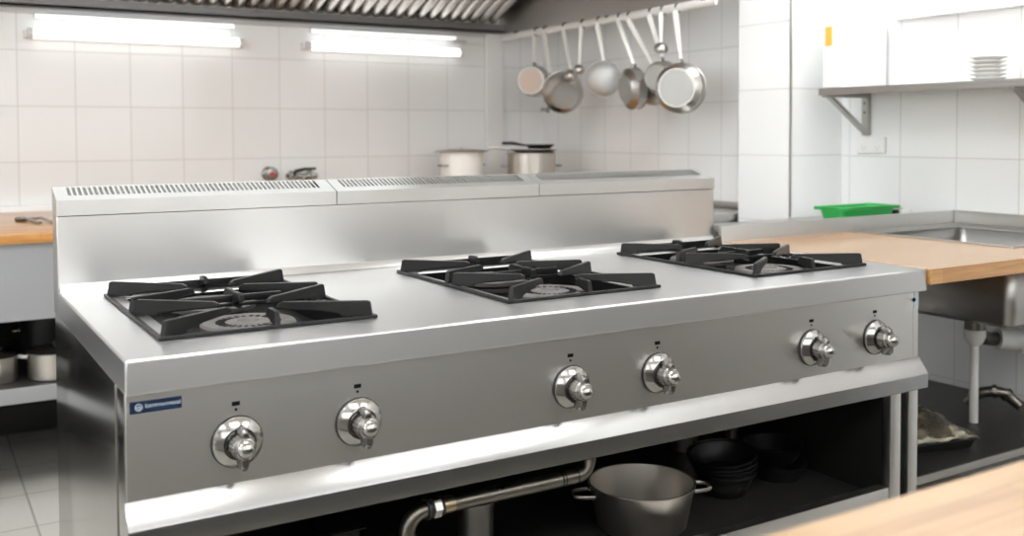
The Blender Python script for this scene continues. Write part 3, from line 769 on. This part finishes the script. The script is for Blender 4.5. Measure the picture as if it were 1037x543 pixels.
bm = new(); tube(bm, [(2.285, YB - .02, 1.705), (2.34, YB - .02, 1.702), (2.40, YB - .02, 1.702)], .005, 8); part('cable', bm, 'trim_white', t)

# taps on the back wall
t = thing('wall_valve', 'round chrome wall valve with a red centre, showing above the range', 'valve', (1.224, YB, 1.035))
bm = new(); lathe(bm, [(0, 0), (.034, 0), (.034, .006), (.028, .012), (.020, .014), (.018, .040), (.030, .042), (.034, .050), (.030, .058), (.016, .061), (0, .061)], (1.224, YB - .001, 1.034), 32, (0, -1, 0)); part('body', bm, 'knob_steel', t)
bm = new(); lathe(bm, [(0, .064), (.010, .063), (.012, .060)], (1.224, YB - .001, 1.034), 20, (0, -1, 0)); part('centre_button', bm, 'red', t)
t = thing('wall_tap', 'chrome lever tap on the back wall, right of the round valve', 'tap', (1.37, YB, 1.02))
bm = new()
lathe(bm, [(0, 0), (.026, 0), (.026, .01), (.018, .02), (.018, .07), (0, .072)], (1.335, YB - .001, 1.02), 28, (0, -1, 0))
lathe(bm, [(0, 0), (.026, 0), (.026, .01), (.018, .02), (.018, .07), (0, .072)], (1.43, YB - .001, 1.02), 28, (0, -1, 0))
tube(bm, [(1.335, YB - .055, 1.02), (1.43, YB - .055, 1.02)], .016, 16)
part('body', bm, 'chrome', t)
bm = new(); tube(bm, [(1.33, YB - .065, 1.022), (1.336, YB - .07, 1.045), (1.37, YB - .085, 1.055), (1.43, YB - .09, 1.057)], [.012, .011, .009, .007], 12, .7); part('lever', bm, 'dark_steel_and_shade', t)
bm = new(); tube(bm, [(1.383, YB - .06, 1.005), (1.383, YB - .10, .99), (1.383, YB - .16, .985), (1.383, YB - .185, .965)], .010, 12); part('spout', bm, 'chrome', t)
t = thing('wall_hook', 'small grey hook fixed to the tiled alcove wall below the hanging pans', 'hook', (XA, 3.1, 1.36))
bm = new(); lathe(bm, [(0, 0), (.018, 0), (.018, .005), (.006, .008), (.006, .03), (.012, .034), (.012, .04), (0, .042)], (XA - .0005, 3.15, 1.355), 20, (-1, 0, 0)); part('peg', bm, 'steel_dim', t)

# ------------------------------------------------------------------ back counter
t = thing('prep_table', 'long wooden topped work table with steel apron along the back wall', 'table', (.3, 2.6, 0))
bm = new(); box(bm, -1.7, 2.79, 2.127, 3.165, .867, .9, .002); part('wooden_top', bm, 'wood_back', t)
bm = new(); box(bm, -1.69, 2.78, 2.145, 2.160, .610, .8665); part('apron', bm, 'apron_steel', t)
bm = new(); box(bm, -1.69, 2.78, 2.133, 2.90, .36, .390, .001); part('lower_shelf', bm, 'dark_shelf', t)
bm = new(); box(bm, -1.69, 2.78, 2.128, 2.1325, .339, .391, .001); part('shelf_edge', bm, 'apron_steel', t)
bm = new(); box(bm, -1.69, 2.78, 2.905, 2.93, 0.03, .8665); part('shade_panel', bm, 'dark_steel_and_shade', t)  # dark panel stands in for the shade under the table
bm = new(); box(bm, -1.7, 2.42, 3.166, 3.198, .86, .925, .002); part('upstand', bm, 'trim_white', t)
for x in (-1.66, .62, 2.75):
    for y in (2.17, 2.88):
        bm = new(); box(bm, x - .02, x + .02, y - .02, y + .02, 0, .866); part('leg', bm, 'steel_dim', t)

def stock_pot(label, c, r, h, lid=None, m='pot_steel', handles=(0, 180), group=None, long=None, name='stock_pot'):
    t = thing(name, label, 'pot', c, group)
    bm = new(); lathe(bm, pot_profile(r * .985, r, h, .002, .003), c, 48); part('body', bm, m, t)
    for a in handles:
        d = (math.cos(math.radians(a)), math.sin(math.radians(a)))
        bm = new(); loop_handle(bm, (c[0] + d[0] * (r - .002), c[1] + d[1] * (r - .002), 0), d, c[2] + h * .72, .028, .030, .004); part('handle', bm, 'knob_steel', t)
    if long:
        a = math.radians(long); d = Vector((math.cos(a), math.sin(a), 0)); q = Vector(c) + Vector((0, 0, h * .78))
        bm = new(); tube(bm, [q + d * (r - .002), q + d * (r + .03) + Vector((0, 0, .005)), q + d * (r + .12) + Vector((0, 0, .012))], [.006, .007, .008], 10, .6); part('handle', bm, 'white_steel', t)
    if lid:
        bm = new(); lathe(bm, [(r + .004, h + .001), (r + .006, h + .003), (r, h + .006), (r * .5, h + .012), (0, h + .014), (0, h + .010), (r * .5, h + .008), (r - .002, h + .002)], c, 48); l = part('lid', bm, lid, t)
        bm = new(); lathe(bm, [(0, h + .012), (.007, h + .012), (.006, h + .020), (.013, h + .024), (.012, h + .030), (0, h + .032)], c, 20); part('knob', bm, 'black_pan' if lid == 'black_pan' else 'knob_steel', l)
    return t
stock_pot('tall pale steel stock pot, left of the two showing above the range', (2.105, 2.88, .9005), .108, .232, None, 'white_steel', (10, 190), 'stock pots on the back table')
t2 = stock_pot('steel stock pot with two pans resting on top, right of the pair above the range', (2.415, 2.72, .9005), .122, .225, None, 'pot_steel', (-25, 155), 'stock pots on the back table')
fp = frying_pan('shallow steel pan resting on the right stock pot, under a small black pan', (2.43, 2.72, 1.1275), .125, .016, math.radians(150), 'pan_steel', L=.10)
fp2 = frying_pan('black pan lid topped pan stacked highest on the right stock pot', (2.47, 2.73, 1.1465), .075, .020, math.radians(165), 'black_pan', L=.12)
fp2['label'] = 'small black pan stacked highest on the right stock pot'
t = thing('flat_cover', 'flat steel lid on the left stock pot above the range', 'lid', (2.105, 2.88, 1.133))
bm = new(); lathe(bm, [(.135, 0), (.137, .002), (.12, .006), (.06, .012), (0, .014), (0, .011), (.06, .009), (.12, .003)], (2.105, 2.88, 1.134), 48); part('cover', bm, 'pan_base', t)
bm = new(); loop_handle(bm, (2.105, 2.88, 0), (1, 0), 1.147, .02, .004, .003); part('handle', bm, 'knob_steel', t)

t = thing('tongs', 'pair of dull metal tongs lying on the wooden back table at the left', 'tongs', (.13, 2.52, .9))
bm = new(); tube(bm, [(.09, 2.66, .906), (.115, 2.60, .914), (.135, 2.53, .908), (.15, 2.47, .906)], .005, 8, 1.6); part('arm', bm, 'knob_steel', t)
bm = new(); tube(bm, [(.115, 2.67, .906), (.165, 2.58, .916), (.185, 2.50, .908), (.19, 2.44, .906)], .005, 8, 1.6); part('arm', bm, 'knob_steel', t)
bm = new(); tube(bm, [(.085, 2.665, .906), (.12, 2.675, .906)], .008, 8); part('hinge', bm, 'dark_steel_and_shade', t)

# pots on the lower shelf of the back table
stock_pot('steel saucepan with a black lid on the table shelf, next to the range', (.165, 2.245, .3905), .088, .092, 'black_pan', 'pot_steel', (), 'saucepans on the shelf of the back table', 165, 'lidded_saucepan')
stock_pot('small steel saucepan with a black lid at the left edge on the table shelf', (-.005, 2.27, .3905), .055, .085, 'black_pan', 'pot_steel', (), 'saucepans on the shelf of the back table', 265, 'lidded_saucepan')
bm_ = frying_pan('black frying pan at the back of the table shelf behind the small saucepan', (-.02, 2.69, .3905), .10, .05, math.radians(170), 'black_pan')
stock_pot('dark tall pot behind the saucepans on the table shelf', (.19, 2.56, .3905), .11, .165, 'black_pan', 'black_pan', (0, 180), None, None, 'tall_pot')
stock_pot('wide dark pot at the far left of the table shelf', (-.22, 2.50, .3905), .13, .13, 'black_pan', 'black_pan', (0, 180), None, None, 'wide_pot')

# ------------------------------------------------------------------ extraction hood
t = thing('extraction_hood', 'big steel extraction hood with slatted filters above the back wall', 'extractor hood', (.5, 2.2, 1.76))
HX = 2.505
bm = new()
box(bm, -2.4, HX, 3.115, 3.18, 1.762, 1.772); box(bm, -2.4, HX, 3.115, 3.118, 1.762, 1.806)
part('gutter', bm, 'hood_dark', t)
bm = new(); box(bm, -2.4, 2.42, 3.181, YB - .001, 1.742, 1.772); part('back_flange', bm, 'hood_pale', t)
bm = new(); prism(bm, [(3.18, 1.762), (1.45, 1.762), (1.45, 1.85), (1.62, 2.08), (3.18, 2.08)], 0, HX, HX + .012); part('end_panel', bm, 'hood_grey', t)
bm = new(); box(bm, -2.4, HX, 1.62, 1.632, 2.00, 2.08); box(bm, -2.4, HX, 1.632, 3.18, 2.07, 2.08); box(bm, -2.4, HX, 3.17, 3.18, 1.772, 2.07); box(bm, -2.412, -2.4, 1.62, 3.18, 1.762, 2.08)
part('canopy', bm, 'hood_grey', t)
for x0, x1 in ((-1.5, -.1), (.05, 1.45)):  # added glowing panels, out of view, brighten the wall and the flue caps
    bm = new(); box(bm, x0 - .02, x1 + .02, 1.68, 1.94, 2.052, 2.07); hl = part('hood_fill_panel', bm, 'trim_white', t)
    bm = new(); box(bm, x0, x1, 1.70, 1.92, 2.040, 2.0515); part('fill_panel_face', bm, 'hood_fill_glow', hl)
def FS(t_, off=0): return (3.115 - .52 * t_, 1.806 + .218 * t_ + off)
nf = 9; fx0, fx1 = -1.98, 2.46; fwid = (fx1 - fx0) / nf
for i in range(nf):
    a, e = fx0 + i * fwid, fx0 + (i + 1) * fwid - .006
    bm = new()
    prism(bm, [FS(0, .03), FS(1, .03), FS(1, .034), FS(0, .034)], 0, a, e)
    f = part('grease_filter', bm, 'dark', t)
    bm = new(); ns = 8; pw = (e - a) / ns
    for k in range(ns):
        xc = a + pw * (k + .5); w = pw * .42
        # rounded baffle channel following the slope
        rows = []
        for tt in (0, 1):
            yy, zz = FS(tt)
            rows.append([bm.verts.new((xc + w * math.cos(th), yy, zz + .028 - .026 * math.sin(th))) for th in [PI * q / 8 for q in range(9)]])
        for q in range(8): bm.faces.new((rows[0][q], rows[0][q + 1], rows[1][q + 1], rows[1][q]))
        bm.faces.new(rows[0]); bm.faces.new(rows[1][::-1])
    part('baffles', bm, 'filter', f)

# ------------------------------------------------------------------ hanging rail with pans
RX, RZ = 2.500, 1.744
rail = thing('pot_rail', 'white steel hanging rail under the hood end, carrying pans and ladles', 'pot rail', (RX, 2.3, RZ))
bm = new(); tube(bm, [(RX, 3.155, RZ - .005), (RX, 1.48, RZ + .004)], .0165, 14, .45, True, (0, 0, 1)); part('bar', bm, 'white_steel', rail)
bm = new()
bm.free()
for y in (3.0, 2.2, 1.55):
    bm = new(); box(bm, RX - .006, RX + .004, y - .012, y + .012, RZ + .008, 1.7615); part('hanger', bm, 'dark_steel_and_shade', rail)

def hook(y):
    bm = new(); tube(bm, [(RX - .014, y, RZ + .002), (RX - .010, y, RZ + .014), (RX, y, RZ + .018), (RX + .012, y, RZ + .012), (RX + .014, y, RZ - .006), (RX + .004, y, RZ - .020), (RX - .008, y, RZ - .022), (RX - .014, y, RZ - .014)], .0035, 8)
    part('hook', bm, 'dark_steel_and_shade', rail)

def hang_handle(top, bot, w=.0125):
    bm = new(); top = Vector(top); bot = Vector(bot)
    tube(bm, [top, top + (bot - top) * .12, top + (bot - top) * .5, top + (bot - top) * .88, bot], [w * .8, w, w * .85, w * .6, w * .75], 10, .35, True, (0.86, -.52, 0.001))
    return bm

def hang_pan(label, cy, cz, r, rb, depth, N, hy, cx=RX, m='pan_steel', mb='pan_base', kind='saucepan', group='pans hanging from the rail', side=(0, 0)):
    """N: horizontal direction the pan's bottom faces"""
    hook(hy)
    t = thing(kind, label, kind.replace('_', ' '), (RX, hy, RZ - .02), group)
    N = Vector(N).normalized(); c = Vector((cx, cy, cz))
    bm = new(); base = c + N * depth * .5
    lathe(bm, [(0, 0), (rb * .96, 0), (rb, .003), (rb + .004, .006), (r, depth * .35), (r, depth), (r + .003, depth + .001), (r + .003, depth + .003), (r - .002, depth + .002), (r - .002, depth * .36), (rb * .9, .008), (0, .008)], base, 48, -N)
    part('body', bm, m, t)
    bm = new(); lathe(bm, [(0, -.003), (rb * .86, -.003), (rb * .9, .001), (0, .001)], base, 48, -N); part('base_disc', bm, mb, t)
    at = c - N * depth * .30 + Vector((0, 0, r - .002)) + Vector((-.855 * side[0], .52 * side[0], -side[1]))
    part('handle', hang_handle((RX - .012, hy, RZ - .010), at + Vector((0, 0, .012))), 'white_steel', t)
    bm = new(); tube(bm, [at + Vector((0, 0, .020)), at + Vector((0, 0, -.004)), at + Vector((0, 0, -.018)) - N * 0.0], [.010, .012, .008], 10, .6); part('handle_bracket', bm, 'knob_steel', t)
    return t

def ladle(label, hy, by, bz, r, bx=RX - .02, kind='ladle', N=(-.6, -.7, .5), group='ladles hanging from the rail'):
    hook(hy)
    t = thing(kind, label, 'ladle', (RX, hy, RZ - .02), group)
    N = Vector(N).normalized(); c = Vector((bx, by, bz))
    bm = new()
    lathe(bm, [(r, 0), (r * .92, r * .38), (r * .7, r * .68), (r * .35, r * .86), (0, r * .92), (0, r * .87), (r * .33, r * .81), (r * .66, r * .63), (r * .86, r * .35), (r * .95, 0)], c, 28, N)
    part('bowl', bm, 'pan_steel', t)
    part('handle', hang_handle((RX - .012, hy, RZ - .010), c + Vector((0, 0, r * .8)), .010), 'white_steel', t)
    return t

hang_pan('steel pan with a copper toned base, first on the rail nearest the corner', 2.833, 1.493, .078, .072, .07, (-.80, -.60, 0), 2.80, mb='pan_copper', m='pan_steel')
hang_pan('round steel pan hanging tilted in front of two ladles', 2.560, 1.420, .098, .070, .085, (-.42, -.84, -.30), 2.715, kind='saucepan', side=(.062, .022))
ladle('small ladle hanging in front of the tilted round pan', 2.545, 2.465, 1.500, .032)
ladle('small ladle hanging just behind and right of another ladle', 2.390, 2.396, 1.525, .026)
# sieve
hook(2.262)
t = thing('sieve', 'fine mesh round sieve hanging between the ladles and the deep pans', 'sieve', (RX, 2.262, RZ - .02))
N = Vector((-.75, -.62, -.05)).normalized(); c = Vector((RX - .01, 2.225, 1.475))
bm = new(); lathe(bm, [(.080, -.03), (.083, -.03), (.084, -.026), (.081, -.026)], c, 40, N); part('rim', bm, 'knob_steel', t)
bm = new(); lathe(bm, [(.081, -.028), (.078, -.008), (.066, .014), (.042, .028), (0, .032)], c, 40, N)
o = part('mesh_bowl', bm, 'sieve', t)
part('handle', hang_handle((RX - .012, 2.262, RZ - .010), c + Vector((0, 0, .080)) - N * .028), 'white_steel', t)
hang_pan('steel saucepan hanging nearly edge on, seen narrow from its side', 2.025, 1.420, .092, .068, .055, (-.96, .16, -.12), 2.105)
hang_pan('dented steel pan hanging right beside the deep saucepan', 1.975, 1.425, .076, .055, .04, (-.90, -.43, -.05), 2.035, cx=RX + .085)
hang_pan('steel pan half hidden behind the largest hanging pan', 1.860, 1.462, .072, .060, .06, (-.93, -.36, 0), 1.885, cx=RX + .03)
ladle('small oval ladle hanging high, left of the largest pan', 1.805, 1.795, 1.578, .032, N=(-.4, -.5, .75))
hang_pan('largest round steel pan hanging last on the rail at the right', 1.700, 1.411, .104, .084, .065, (-.88, -.47, 0), 1.713, kind='saucepan')

# ------------------------------------------------------------------ foreground island
t = thing('island_counter', 'light wooden butcher block counter in the near foreground', 'counter', (.8, -1.7, 0))
bm = new(); box(bm, -1.2, 2.7, -2.35, -.928, .860, .9, .003); part('wooden_top', bm, 'wood', t)
bm = new(); box(bm, -1.15, 2.65, -2.30, -.975, .10, .8595); part('cabinet_body', bm, 'steel_dim', t)
bm = new(); box(bm, -1.10, 2.60, -2.25, -1.03, 0, .10); part('plinth', bm, 'dark', t)

# ------------------------------------------------------------------ camera
cam = bpy.data.cameras.new('camera'); co = bpy.data.objects.new('camera', cam); C.objects.link(co)
f, yaw, pit, roll, cx, cy, cz, sh = 1010.7576541925521, 0.5457038290662463, 0.03493530860959896, -0.0034378987889709224, -0.2615407601972828, -1.5017007066519528, 1.2248657573925028, -101.25161250715229
fwd = Vector((math.sin(yaw) * math.cos(pit), math.cos(yaw) * math.cos(pit), -math.sin(pit)))
right = Vector((math.cos(yaw), -math.sin(yaw), 0)); up = right.cross(fwd)
r2 = right * math.cos(roll) + up * math.sin(roll); u2 = -right * math.sin(roll) + up * math.cos(roll)
mw = Matrix((( r2.x, u2.x, -fwd.x, cx), (r2.y, u2.y, -fwd.y, cy), (r2.z, u2.z, -fwd.z, cz), (0, 0, 0, 1)))
co.matrix_world = mw
cam.sensor_width = 36; cam.lens = f / 1037 * 36; cam.shift_x = 0; cam.shift_y = sh / 1037
cam.clip_start = .05
cam.dof.use_dof = True; cam.dof.focus_distance = 2.0; cam.dof.aperture_fstop = 3.6
SC.camera = co

w = bpy.data.worlds.new('world'); SC.world = w; w.use_nodes = True
w.node_tree.nodes['Background'].inputs['Color'].default_value = (.9, .92, 1, 1); w.node_tree.nodes['Background'].inputs['Strength'].default_value = .3
vs = SC.view_settings; vs.view_transform = 'Standard'; vs.look = 'None'; vs.gamma = 1; vs.use_curve_mapping = False
vs.exposure = 0.2
